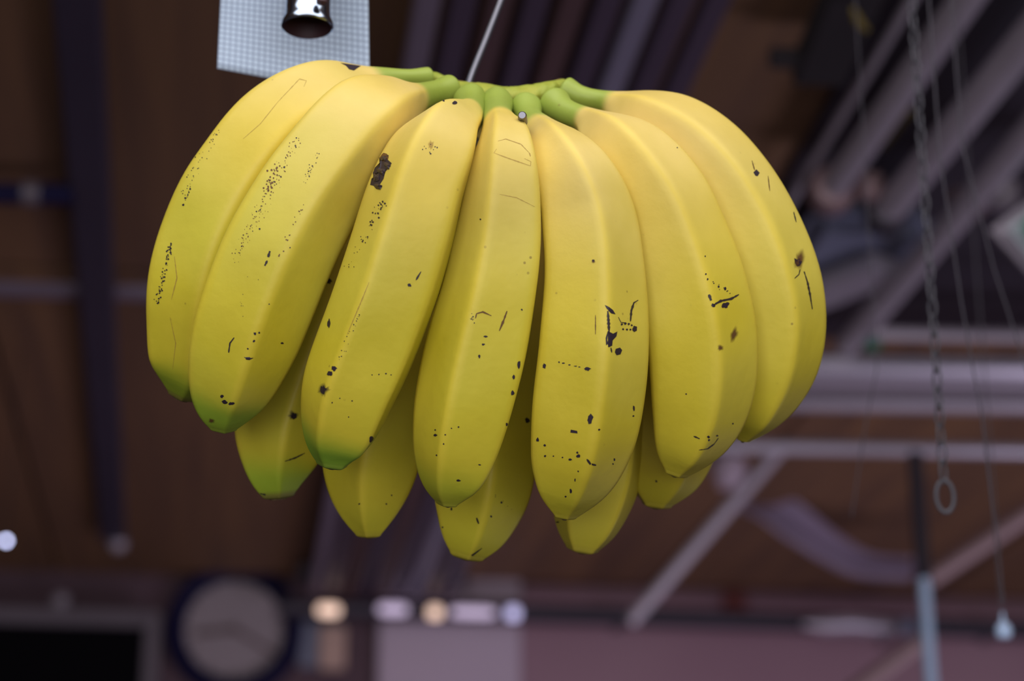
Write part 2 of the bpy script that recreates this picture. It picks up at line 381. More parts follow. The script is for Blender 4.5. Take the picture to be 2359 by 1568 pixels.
ribbon('plastic_sheet', [(P(1650, 1065, 3.9), P(1640, 1150, 3.9)), (P(1760, 1105, 3.9), P(1740, 1190, 3.9)), (P(1850, 1165, 3.9), P(1810, 1240, 3.9)), (P(1930, 1230, 3.9), P(1890, 1290, 3.9)),
        (P(2010, 1275, 3.9), P(1975, 1330, 3.9)), (P(2110, 1285, 3.9), P(2100, 1340, 3.9))], 'sheet', .004, 'sagging lilac plastic sheet hanging below the lower cross rail', 'sheet')
b_ = bmesh.new(); lathe(b_, [(.001, -.03), (.02, -.026), (.030, 0), (.026, .02), (.001, .03)], Matrix.Translation(P(1680, 1085, 3.6)), 28)
tag(obj('pale_globe', b_, 'white_panel'), 'small pale lilac globe beside the right banana tips', 'globe')
r = empty('hanging_strut', P(2120, 1060, 2.5)); tag(r, 'vertical strut hanging from the cross rail, dark above and pale blue below', 'strut')
top = P(2108, 1045, 2.55); mid = P(2128, 1335, 2.47); low = mid + (mid - top) * 1.1
obj('dark_upper_bar', bar(bmesh.new(), top, mid, .016, .012), 'dark_steel', r)
obj('pale_lower_bar', bar(bmesh.new(), mid, low, .0115, .012), 'blue_pale', r)  # pale blue colour stands in for light reflected on the strut
for (a, b), lab in ((((2140, 1335), (2420, 1150)), 'brownish pipe slanting up to the right frame edge behind the strut'), (((1955, 1600), (2145, 1462)), 'brownish pipe slanting down to the bottom edge left of the strut')):
    tag(obj('slanting_pipe', tube(bmesh.new(), [P(*a, 3.0), P(*b, 3.0)], .0125, 20), 'brown_bar'), lab, 'pipe', 'slanting pipes beside the strut')
# shelf rail on the back wall
YS = YW - .12
r = empty('wall_rail', onY(1500, 1440, YS)); tag(r, 'dark horizontal rail along the back wall with painted glints and wrapping on it', 'rail')
obj('rail_bar', tube(bmesh.new(), [onY(640, 1398, YS), onY(1430, 1418, YS), onY(2700, 1462, YS)], .021, 20), 'dark_steel', r)
for xx, yy in ((1440, 1420), (2300, 1448)):
    q = onY(xx, yy, YS); obj('wall_mount', bar(bmesh.new(), q, q + Vector((0, .12, 0)), .02, .02), 'dark_steel', r)
def lamp(x, y, hw, hh, m, label, dz=0):  # glowing shape standing in for a highlight reflected in the rail
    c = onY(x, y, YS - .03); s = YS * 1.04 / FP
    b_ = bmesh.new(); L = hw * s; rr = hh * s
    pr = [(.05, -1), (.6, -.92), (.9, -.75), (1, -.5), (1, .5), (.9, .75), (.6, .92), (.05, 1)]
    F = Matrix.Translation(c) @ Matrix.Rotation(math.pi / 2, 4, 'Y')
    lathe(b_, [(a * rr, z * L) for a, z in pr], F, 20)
    e = empty('painted_rail_glint', c); tag(e, label, 'lamp', 'painted glints along the wall rail')
    obj('glint_body', b_, m, e); obj('clip', bar(bmesh.new(), c, c + Vector((0, .02, 0)), .01, .01), 'dark_steel', e)
lamp(757, 1405, 26, 13, 'glint_warm', 'glowing peach glint right of the clock')
lamp(905, 1403, 34, 12, 'glint_lilac', 'lilac glint at the left end of the glowing row')
lamp(1002, 1410, 16, 14, 'glint_warm', 'round peach glint in the middle of the glowing row')
lamp(1090, 1410, 52, 11, 'glint_lilac', 'long lilac glint between the peach and the bluish glint')
lamp(1182, 1412, 15, 14, 'glint_cool', 'bluish white glint at the right end of the glowing row')
# wrapped bundle on the rail + red tag
b_ = bmesh.new(); pts = [onY(x, y, YS - .045) for x, y in ((1850, 1437), (1900, 1440), (1960, 1436), (2030, 1444), (2100, 1440))]
tube(b_, pts, [.006, .018, .02, .018, .007], 16); tag(obj('plastic_roll', b_, 'pale_steel'), 'shiny crumpled plastic roll lying on the right part of the wall rail', 'roll')
b_ = bmesh.new(); lathe(b_, [(.001, -.018), (.014, -.016), (.019, 0), (.014, .016), (.001, .018)], Matrix.Translation(onY(2090, 1445, YS - .09)), 20)
tag(obj('round_glass_lamp', b_, 'blue_grey'), 'round pale green-grey lamp at the left of the pale blue strut', 'lamp')
q = onY(2090, 1445, YS - .09); obj('clip', bar(bmesh.new(), q, Vector((q.x, YW, q.z)), .008, .008), 'dark_steel', bpy.data.objects['round_glass_lamp'])

def wall_panel(name, x0, y0, x1, y1, m, off, label, cat, th=.015, bev=.004):
    a, b = onY(x0, y1, YW - off), onY(x1, y0, YW - off)
    bm = bmesh.new(); box(bm, (a.x, YW - off, min(a.z, b.z)), (b.x, YW - off + th, max(a.z, b.z)), bev)
    return tag(obj(name, bm, m), label, cat)
wall_panel('white_wall_panel', 868, 1345, 1200, 1660, 'white_panel', .03, 'pale mauve panel on the back wall under the row of painted glints', 'panel')
wall_panel('white_notice_board', 1075, 1215, 1200, 1400, 'white_panel', .055, 'pale mauve board just below the middle banana tips', 'board')
wall_panel('pale_wall_card', 688, 1430, 790, 1535, 'blue_grey', .03, 'dull lilac card on the wall right of the clock', 'card')
wall_panel('peach_card', 735, 1440, 798, 1540, 'peach', .05, 'peach card under the single peach glint', 'card')
wall_panel('tan_card', 735, 1320, 795, 1380, 'brown_bar', .04, 'tan card above the single peach glint', 'card')
wall_panel('pink_wall_board', 1200, 1384, 2760, 1720, 'pink', .02, 'wide dusty pink board along the lower right of the back wall', 'board')
wall_panel('red_notice', 1668, 1360, 1720, 1420, 'red', .04, 'small faded red notice above the wall rail', 'notice')

# clock
r = empty('wall_clock', onY(540, 1452, YW - .01)); tag(r, 'round wall clock with a thick navy rim and dull mauve face', 'clock')
F = Matrix.Translation(onY(540, 1455, YW)) @ Matrix.Rotation(math.pi / 2, 4, 'X'); sc = 4.35 / FP
b_ = bmesh.new(); lathe(b_, [(160*sc, 0), (162*sc, .02), (156*sc, .045), (138*sc, .05), (118*sc, .04), (115*sc, .02)], F, 64); obj('rim', b_, 'navy', r)
b_ = bmesh.new(); rg = lathe(b_, [(.001, .022), (116*sc, .022)], F, 48); obj('face', b_, 'clock_face', r)
def hand(a, b, w):
    bm = bmesh.new(); bar(bm, F @ Vector((*a, .028)), F @ Vector((*b, .028)), w, .003, up=Vector((0, 1, 0))); return bm
obj('hour_hand', hand((0, 0), (-.078, -.012), .010), 'hand', r); obj('minute_hand', hand((0, 0), (.085, -.050), .008), 'hand', r)
b_ = bmesh.new(); lathe(b_, [(.001, .034), (.006, .033), (.008, .028), (.008, .022)], F, 20); obj('hub', b_, 'hand', r)
for k in range(12):
    a = k * math.pi / 6; c_, s_ = math.cos(a), math.sin(a)
    b_ = bmesh.new(); bar(b_, F @ Vector((c_*.088, s_*.088, .024)), F @ Vector((c_*.100, s_*.100, .024)), .004, .002, up=Vector((0, 1, 0))); obj('hour_mark', b_, 'hand', r)
# screen
a, b = onY(-420, 1800, YW - .09), onY(372, 1408, YW - .09)
r = empty('dark_screen', Vector(((a.x + b.x) / 2, YW - .08, a.z))); tag(r, 'black screen in a mauve-grey frame at the bottom left', 'screen')
a2, b2 = onY(-400, 1780, YW - .10), onY(334, 1442, YW - .10)
b_ = bmesh.new(); box(b_, (a.x, YW - .075, a.z), (b.x, YW - .01, b.z), .01); obj('casing', b_, 'dark_back', r)
b_ = bmesh.new()
for lo, hi in (((a.x, a.z), (a2.x, b.z)), ((b2.x, a.z), (b.x, b.z)), ((a2.x, b2.z), (b2.x, b.z)), ((a2.x, a.z), (b2.x, a2.z))):
    box(b_, (lo[0], YW - .10, lo[1]), (hi[0], YW - .076, hi[1]), .004)
obj('frame', b_, 'frame', r)
b_ = bmesh.new(); box(b_, (a2.x, YW - .088, a2.z), (b2.x, YW - .076, b2.z), 0); obj('glass', b_, 'black', r, False)
# pinpoint lamp, and steel balls standing in for blurred highlights, at the lower left
for x, y, rad, m_, lab, dd in ((14, 1245, .0035, 'glint_cool', 'bright bluish pinpoint lamp at the left frame edge', 3.0),):
    q = P(x, y, dd); e = empty('pinpoint_lamp', q); tag(e, lab, 'lamp')
    b_ = bmesh.new(); lathe(b_, [(.0005, -rad), (rad*.7, -rad*.7), (rad, 0), (rad*.7, rad*.7), (.0005, rad)], Matrix.Translation(q), 16)
    mm = mat('pinpoint_glass', (.8, .8, .9), .4, emit=(.62, .66, 1), estr=9); M['pin'] = mm; obj('bulb', b_, 'pin', e)
    obj('drop_wire', tube(bmesh.new(), [q + Vector((0, 0, rad)), Vector((q.x, q.y, ZC))], .0009, 6), 'dark_back', e)
for x, y, rad, lab in ((272, 1250, .018, 'small dull lilac knob at the lower end of the navy trunking'), (140, 1386, .020, 'small grey knob on top of the dark screen')):
    q = onY(x, y, YW - .06) if y > 1300 else onZ(x, y, HC - .03)
    b_ = bmesh.new(); lathe(b_, [(.001, -rad), (rad*.7, -rad*.7), (rad, 0), (rad*.7, rad*.7), (.001, rad)], Matrix.Translation(q), 24)
    tag(obj('blurred_glint_ball', b_, 'steel'), lab.replace('knob', 'lamp'), 'lamp')

# ------------------------------------------------------------------ note on graph paper and the chrome tube, from a rail above the frame
DR = .885
railz = P(1100, -170, DR).z; ry = P(1100, -170, DR).y
b_ = tube(bmesh.new(), [Vector((-.9, ry, railz)), Vector((1.1, ry, railz))], .008, 20); hr = tag(obj('hanging_rail', b_, 'dark_steel'), 'steel rail above the bananas carrying the hook and the paper', 'rail')
for xx in (-.7, .9):
    b_ = tube(bmesh.new(), [Vector((xx, ry, railz)), Vector((xx, ry, ZC))], .005, 12); obj('rail_hanger', b_, 'dark_steel', hr)
bm = bmesh.new(); uvl = bm.loops.layers.uv.new('UVMap'); NX, NY = 24, 20; g = []
for j in range(NY + 1):
    row = []
    for i in range(NX + 1):
        u, v = i / NX, j / NY
        x = (517 - 17 * v) * (1 - u) + (846 + 6 * v) * u - (18 * math.sin(v * 3) * (1 - u) * 0)
        y = -185 + v * ((158 + 185) * (1 - u) + (224 + 185) * u)
        row.append(bm.verts.new(P(x, y, DR + .012 + .004 * math.sin(u * 3.1) - .004 * v * v * (1 - u))))
    g.append(row)
for j in range(NY):
    for i in range(NX):
        f = bm.faces.new((g[j][i], g[j][i+1], g[j+1][i+1], g[j+1][i]))
        for l, (a, b) in zip(f.loops, ((i, j), (i+1, j), (i+1, j+1), (i, j+1))): l[uvl].uv = (a * 1.08, b * 1.45)
me = bpy.data.meshes.new('graph_paper_note'); bm.to_mesh(me); bm.free()
for p_ in me.polygons: p_.use_smooth = True
o = link('graph_paper_note', me, 'paper'); sm = o.modifiers.new('s', 'SOLIDIFY'); sm.thickness = .0002
tag(o, 'blue-grey sheet of graph paper hanging behind the left bananas', 'paper')
c = P(708, 64, .858); s = .858 / FP
r = empty('chrome_tube', c); tag(r, 'shiny chrome tube with a flared open end in front of the graph paper', 'tube')
b_ = bmesh.new(); lathe(b_, [(56*s, 0), (60*s, .0004), (60.5*s, .0015), (56*s, .0035), (53*s, .006), (52*s, .008), (51.5*s, .06)], Matrix.Translation(c), 64); obj('chrome_shell', b_, 'chrome', r)
b_ = bmesh.new(); lathe(b_, [(56*s, 0), (55*s, .003), (50*s, .006), (49*s, .02), (.0001, .02)], Matrix.Translation(c), 48); obj('dark_inside', b_, 'inside', r)
b_ = bmesh.new(); lathe(b_, [(.001, .058), (36*s, .06), (51.6*s, .0602), (30*s, .066), (.001, .066)], Matrix.Translation(c), 32); obj('top_cap', b_, 'chrome', r)
bt = c + Vector((0, 0, .06)); obj('stem', tube(bmesh.new(), [bt, Vector((bt.x, bt.y, railz - .012)), Vector((bt.x, ry, railz))], .0025, 12), 'rod', r)
q = P(742, 2, .858 - 48*s); b_ = bmesh.new(); lathe(b_, [(.0001, -.002), (.0022, -.001), (.0022, .001), (.0001, .002)], Matrix.Translation(q), 16); obj('screw', b_, 'inside', r)

# ------------------------------------------------------------------ steel hook
def smooth_path(ctrl, n=12):
    return [catmull(ctrl, i / n) for i in range((len(ctrl) - 1) * n + 1)]
r = empty('steel_hook', P(1155, 0, .85)); tag(r, 'slim steel hook holding the banana bunch by its crown', 'hook')
pts = [Vector((P(1195, -150, .88).x, ry, railz + .011)), Vector((P(1195, -150, .88).x, ry - .011, railz)), P(1178, -60, .872), P(1155, 0, .868), P(1118, 95, .864), P(1080, 192, .860), P(1070, 250, .860), P(1090, 318, .846), P(1150, 345, .822), P(1192, 322, .797), P(1205, 281, .779)]
b_ = tube(bmesh.new(), smooth_path(pts), .00150, 20); obj('rod', b_, 'rod', r)
e1, e0 = P(1203, 266, .770), P(1205, 281, .779)
b_ = tube(bmesh.new(), [e0, e0.lerp(e1, .9), e1, e1 + (e1-e0)*.06], [.00165, .00165, .00155, .0012], 20); obj('hook_tip', b_, 'rod', r)

# ------------------------------------------------------------------ the bananas
# control points: x, y, halfwidth (pixels), depth (m); ridge angle in degrees; green amount at tip; colour notes
BAN = [
 ('A', [(985,178,20,.838),(930,180,20,.832),(880,182,28,.828),(820,207,62,.822),(740,247,103,.812),(640,322,118,.804),(562,420,120,.800),(502,530,120,.799),(463,650,114,.800),(446,760,101,.803),(440,840,88,.806),(430,882,62,.808),(420,908,34,.809)], -62, .75, 24),
 ('B', [(1034,206,30,.828),(995,214,29,.820),(952,228,38,.810),(905,248,72,.798),(840,290,110,.784),(768,368,116,.776),(700,460,120,.772),(640,570,124,.771),(590,690,122,.772),(556,790,116,.774),(534,870,99,.777),(520,930,76,.780),(515,965,52,.781),(514,984,30,.782)], 18, .85, 20),
 ('C', [(1083,228,33,.820),(1084,254,34,.808),(1064,278,47,.793),(1030,304,72,.778),(1002,350,98,.768),(965,440,108,.763),(931,560,114,.761),(893,680,114,.761),(848,800,111,.763),(808,900,104,.765),(786,980,89,.768),(774,1022,74,.770),(767,1050,56,.771),(765,1068,36,.771)], -22, 1.0, 14),
 ('D', [(1144,238,33,.822),(1145,262,33,.808),(1155,293,42,.788),(1164,322,57,.773),(1165,370,75,.766),(1164,440,87,.765),(1155,550,98,.766),(1134,680,108,.766),(1107,800,114,.767),(1080,920,112,.768),(1061,1010,100,.770),(1047,1080,84,.772),(1036,1122,63,.773),(1032,1146,42,.774),(1032,1158,25,.774)], -19, .40, 12),
 ('E', [(1213,246,31,.822),(1221,275,29,.811),(1247,306,42,.794),(1282,346,66,.779),(1318,405,89,.774),(1347,500,106,.774),(1361,600,112,.772),(1363,700,118,.771),(1359,800,123,.771),(1349,900,124,.773),(1335,1000,117,.775),(1320,1080,100,.778),(1310,1130,76,.779),(1304,1165,50,.780),(1301,1188,24,.780)], 14, .12, 16),
 ('F', [(1276,238,34,.824),(1302,257,30,.818),(1345,272,29,.812),(1385,302,54,.804),(1432,347,88,.796),(1480,412,106,.792),(1525,490,115,.790),(1562,590,121,.789),(1590,690,125,.789),(1607,790,124,.790),(1609,880,119,.792),(1600,950,107,.794),(1583,1010,86,.796),(1568,1050,62,.798),(1560,1076,44,.799),(1556,1088,28,.799)], 14, .08, 18),
 ('G', [(1302,210,30,.834),(1342,226,27,.832),(1392,231,23,.830),(1440,256,54,.826),(1500,293,92,.820),(1580,348,110,.816),(1650,426,117,.814),(1707,520,121,.813),(1745,620,125,.813),(1767,720,124,.814),(1768,800,117,.815),(1755,870,104,.817),(1737,930,83,.819),(1723,972,58,.821),(1716,998,34,.822),(1712,1012,16,.822)], 20, .18, 18),
 ('H', [(1060,240,25,.85),(960,330,72,.852),(870,450,100,.848),(790,600,112,.840),(727,760,118,.832),(678,890,116,.827),(651,980,107,.824),(641,1050,89,.823),(637,1100,64,.822),(640,1138,36,.822)], 8, .75, 40),
 ('I', [(1100,250,25,.85),(1060,350,80,.852),(1020,480,100,.846),(975,620,108,.838),(925,770,114,.830),(886,900,115,.825),(867,1000,113,.822),(858,1080,105,.821),(852,1150,82,.821),(850,1200,54,.821),(850,1229,30,.821)], -10, .12, 40),
 ('J', [(1150,255,25,.85),(1160,380,85,.852),(1162,520,100,.845),(1152,660,106,.838),(1137,800,112,.831),(1121,930,115,.826),(1111,1040,116,.823),(1103,1130,109,.821),(1092,1200,86,.821),(1081,1248,66,.821),(1074,1276,40,.821)], 12, .10, 40),
 ('K', [(1220,260,25,.85),(1290,380,85,.852),(1335,520,100,.847),(1360,660,108,.841),(1375,800,114,.836),(1381,930,112,.832),(1378,1030,109,.829),(1370,1120,98,.828),(1357,1190,80,.828),(1346,1238,60,.828),(1342,1262,38,.828)], 40, .05, 40),
 ('L', [(1262,250,25,.856),(1380,370,85,.862),(1460,500,100,.858),(1520,640,108,.852),(1552,780,112,.846),(1556,900,112,.842),(1544,990,109,.840),(1530,1060,98,.839),(1521,1108,82,.839),(1514,1142,56,.839),(1512,1160,34,.839)], 30, .15, 40),
]
bunch = empty('banana_bunch', P(1160, 230, .83))
tag(bunch, 'bunch of ripe yellow bananas hanging by its green crown from a steel hook', 'bananas')
NS = 72; K = 9.0
def prof_r(th, k):
    s = 0
    for i in range(5):
        c_ = math.cos(th - (i + .5) * 2 * math.pi / 5)
        if c_ > 0: s += c_ ** k
    return s ** (-1 / k)
def sstep(a, b, x):
    t_ = min(max((x - a) / (b - a), 0), 1); return t_ * t_ * (3 - 2 * t_)
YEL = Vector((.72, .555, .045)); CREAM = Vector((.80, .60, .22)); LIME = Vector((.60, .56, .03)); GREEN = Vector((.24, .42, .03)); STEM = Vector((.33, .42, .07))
rings_of = {}; bvhs = {}; BO = {}
labels = {'A': 'outermost banana on the left', 'G': 'outermost banana on the right'}
def build_banana(key, cp, ridge, gtip, stem_n):
    P3 = [P(x, y, d) for x, y, hw, d in cp]; RR = [hw * d / FP for x, y, hw, d in cp]
    n = len(cp) - 1; dense = 24 * n
    pts = [catmull(P3, i / 24) for i in range(dense + 1)]; rad = [max(catmull(RR, i / 24), .0006) for i in range(dense + 1)]
    # resample evenly
    cum = [0]
    for a, b in zip(pts, pts[1:]): cum.append(cum[-1] + (b - a).length)
    L = cum[-1]; NR = 190; sp, sr = [], []; j = 0
    for i in range(NR + 1):
        s = L * i / NR
        while j < dense - 1 and cum[j + 1] < s: j += 1
        f = (s - cum[j]) / max(cum[j+1] - cum[j], 1e-9); sp.append(pts[j].lerp(pts[j+1], f)); sr.append(rad[j] + (rad[j+1] - rad[j]) * f)
    for _ in range(26):       # ease out the small creases between the control points
        sp = [sp[0]] + [(sp[i-1] + sp[i] * 2 + sp[i+1]) / 4 for i in range(1, NR)] + [sp[NR]]
        sr = [sr[0]] + [(sr[i-1] + sr[i] * 2 + sr[i+1]) / 4 for i in range(1, NR)] + [sr[NR]]
    stemfrac = cum[int(24 * {'A': 2.3, 'B': 1.95, 'C': 1.55, 'D': 1.75, 'E': 1.95, 'F': 2.05, 'G': 2.25}.get(key, .4))] / L
    T = [(sp[min(i+1, NR)] - sp[max(i-1, 0)]).normalized() for i in range(NR + 1)]
    refs = [None] * (NR + 1); m = NR // 2
    v = (VIEW - T[m] * VIEW.dot(T[m])).normalized(); refs[m] = v
    for rng in (range(m + 1, NR + 1), range(m - 1, -1, -1)):
        v = refs[m]
        for i in rng: v = (v - T[i] * v.dot(T[i])).normalized(); refs[i] = v
    verts, cols, rings = [], [], []
    seed = ord(key) * 3.7
    for i in range(NR + 1):
        t_ = i / NR; side = refs[i].cross(T[i])
        stem = 1 - sstep(stemfrac * .85, stemfrac * 1.6, t_)
        ring = []
        for q in range(NS):
            th = q / NS * 2 * math.pi
            rr = prof_r(th - math.radians(ridge), 15 + 13 * sstep(.55, .9, t_)) / 1.075
            rr = rr * (1 - stem) + (1 + .03 * math.cos(3 * th)) * stem * (1 + .16 * (1 - sstep(0, stemfrac * .35, t_)))
            co = sp[i] + (refs[i] * math.cos(th) + side * math.sin(th)) * (sr[i] * rr)
            nz = noise.noise(co * 45 + Vector((seed, 0, 0)))
            co = co + (co - sp[i]).normalized() * (nz * .0004)
            ring.append(co)
            # colour
            n2 = noise.noise(co * 22 + Vector((0, seed, 0))); n3 = noise.noise(co * 60 + Vector((seed, 0, seed)))
            c_ = YEL.lerp(CREAM, max(0, min(1, 1.15 - t_ * 1.35 + n2 * .8)) * .9)  # creamy skylight reflection painted into the upper part of the peel
            edge = max(0, math.sin(th - math.radians(12)))        # right-hand flank stays greener
            wl = sstep(.25, .7, t_) * .75 + .02
            c_ = c_.lerp(LIME, max(0, min(1, wl + n2 * .5 + (edge ** 3 * .5 if key in 'CD' else 0))) * (.55 if key in 'EFGKL' else .8))
            # the angles themselves are a little yellower
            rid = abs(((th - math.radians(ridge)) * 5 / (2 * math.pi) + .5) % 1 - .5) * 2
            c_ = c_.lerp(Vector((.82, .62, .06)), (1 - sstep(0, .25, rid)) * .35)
            g = sstep(.90 + .02 * n3, .975, t_ + .01 * n2) * gtip
            c_ = c_.lerp(GREEN, min(1, g))
            sg = 1 - sstep(stemfrac * .86, stemfrac * 1.16, t_ + .008 * n2)
            c_ = c_.lerp(STEM, sg)
            c_ = c_.lerp(Vector((.16, .10, .04)), sstep(.990, 1.0, t_) * (.7 if key in 'AH' else .25))
            cols.append((c_.x, c_.y, c_.z, 1))
        rings.append(ring)
    i_stem = int(NR * stemfrac * 1.15); i_tip = int(NR * .955)
    def piece(name, lo, hi, parent, cap0=False, cap1=False, m='peel'):
        vv = [c_ for i in range(lo, hi + 1) for c_ in rings[i]]; cc = [cols[i * NS + q] for i in range(lo, hi + 1) for q in range(NS)]
        ff = [(a*NS+q, a*NS+(q+1) % NS, (a+1)*NS+(q+1) % NS, (a+1)*NS+q) for a in range(hi-lo) for q in range(NS)]
        def cap(idx, ctr, outdir, ring_i):
            base_i = (idx - lo) * NS; r_ = sr[idx]; prev = list(range(base_i, base_i + NS)); ce = sp[idx]
            for sh, push in ((.94, .12), (.78, .22), (.45, .30)):
                cur = []
                for q in range(NS):
                    cur.append(len(vv)); vv.append(ce + (rings[idx][q] - ce) * sh + outdir * r_ * push); cc.append(cols[idx * NS + q])
                for q in range(NS): ff.append((prev[q], prev[(q+1) % NS], cur[(q+1) % NS], cur[q]))
                prev = cur
            ff.append(tuple(prev))
        if cap0: cap(lo, None, -T[lo], lo)
        if cap1: cap(hi, None, T[hi], hi)
        me = bpy.data.meshes.new(name); me.from_pydata([tuple(v) for v in vv], [], ff); me.update()
        at = me.color_attributes.new('peel', 'FLOAT_COLOR', 'POINT')
        flat = [x for c_ in cc for x in c_]; at.data.foreach_set('color', flat)
        b2 = bmesh.new(); b2.from_mesh(me); bmesh.ops.recalc_face_normals(b2, faces=b2.faces[:]); b2.to_mesh(me); b2.free()
        for p_ in me.polygons: p_.use_smooth = True
        return link(name, me, m, parent)
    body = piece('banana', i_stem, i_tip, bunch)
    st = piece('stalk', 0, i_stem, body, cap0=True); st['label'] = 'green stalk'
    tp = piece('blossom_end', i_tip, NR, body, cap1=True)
    if gtip > .5: tp['label'] = 'green blunt tip'
    # dark scar at the very end
    ce = sp[NR] + T[NR] * sr[NR] * .27; b2 = bmesh.new()
    F = frame_of(sp[NR], sp[NR] + T[NR]).to_4x4(); F.translation = ce
    rr = max(sr[NR] * (.6 if key in 'AH' else .28), .0008); lathe(b2, [(rr, -.0005), (rr*.9, .0004), (rr*.5, .0006), (.00005, .0003)], F, 14); s_ = obj('blossom_scar', b2, 'tipcap', body)
    allv = [v for ring in rings for v in ring]
    bvhs[key] = BVHTree.FromPolygons(allv, [(a*NS+q, a*NS+(q+1) % NS, (a+1)*NS+(q+1) % NS, (a+1)*NS+q) for a in range(NR) for q in range(NS)])
    BO[key] = body; rings_of[key] = rings
    return body
desc = {'A': 'outermost banana on the left, a black scar near its neck', 'B': 'second banana from the left, brown speckles in a line', 'C': 'third front banana from the left, large black scab and green tip',
 'D': 'middle front banana, slender with a small blunt tip', 'E': 'front banana right of the middle, with dark M-shaped scars', 'F': 'second banana from the right', 'G': 'outermost banana on the right',
 'H': 'leftmost banana of the back row, green tip', 'I': 'second banana of the back row', 'J': 'back-row banana whose tip hangs lowest', 'K': 'fourth banana of the back row', 'L': 'rightmost banana of the back row, mostly hidden'}
for key, cp, ridge, gtip, sn in BAN:
    b_ = build_banana(key, cp, ridge, gtip, sn); b_['label'] = desc[key]

# crown: green cushion joining the stalks, with a brown cut top
ctrl = [(962,170,14,.850),(1000,184,20,.848),(1050,208,27,.842),(1110,222,31,.836),(1160,228,31,.834),(1215,226,31,.835),(1262,214,29,.839),(1296,202,23,.845),(1325,200,14,.852)]
cp3 = [P(x, y, d) for x, y, r_, d in ctrl]; cr_ = [r_ * d / FP for x, y, r_, d in ctrl]
bm = bmesh.new(); rings = []; NN = 96
UP = R @ Vector((0, 1, 0)); BK = -VIEW
for i in range(NN + 1):
    t_ = i / NN * (len(ctrl) - 1); p_ = catmull(cp3, t_); r_ = catmull(cr_, t_)
    f = min(1, min(i, NN - i) / 6 + .15) ** .5
    ring = []
    for q in range(40):
        th = q / 40 * 2 * math.pi; a = math.cos(th); b = math.sin(th)
        co = p_ + UP * (a * r_ * f) + BK * (b * r_ * 2.2 * f + .004)
        co += (co - p_) * (.20 * noise.noise(co * 130) + .08 * noise.noise(co * 400))
        ring.append(bm.verts.new(co))
    rings.append(ring)
for a, b in zip(rings, rings[1:]):
    for q in range(40): bm.faces.new((a[q], a[(q+1) % 40], b[(q+1) % 40], b[q]))
bm.faces.new(rings[0]); bm.faces.new(rings[-1])
crown = obj('crown', bm, 'crown', bunch); crown['label'] = 'yellow-green crown joining the stalks'
bm = bmesh.new(); rr = []
for i in range(6, NN - 5):
    t_ = i / NN * (len(ctrl) - 1); p_ = catmull(cp3, t_); r_ = catmull(cr_, t_)
    row = []
    for a, b in ((.95, -.35), (1.0, -.1), (1.02, .8), (.97, 1.4)):
        co = p_ + UP * (a * r_ * 1.0) + BK * (b * r_ + .004); co += UP * (noise.noise(co * 300) * .0004); row.append(bm.verts.new(co))
    rr.append(row)
for a, b in zip(rr, rr[1:]):
    for q in range(3): bm.faces.new((a[q], a[q+1], b[q+1], b[q]))
obj('cut_edge', bm, 'cut', crown)

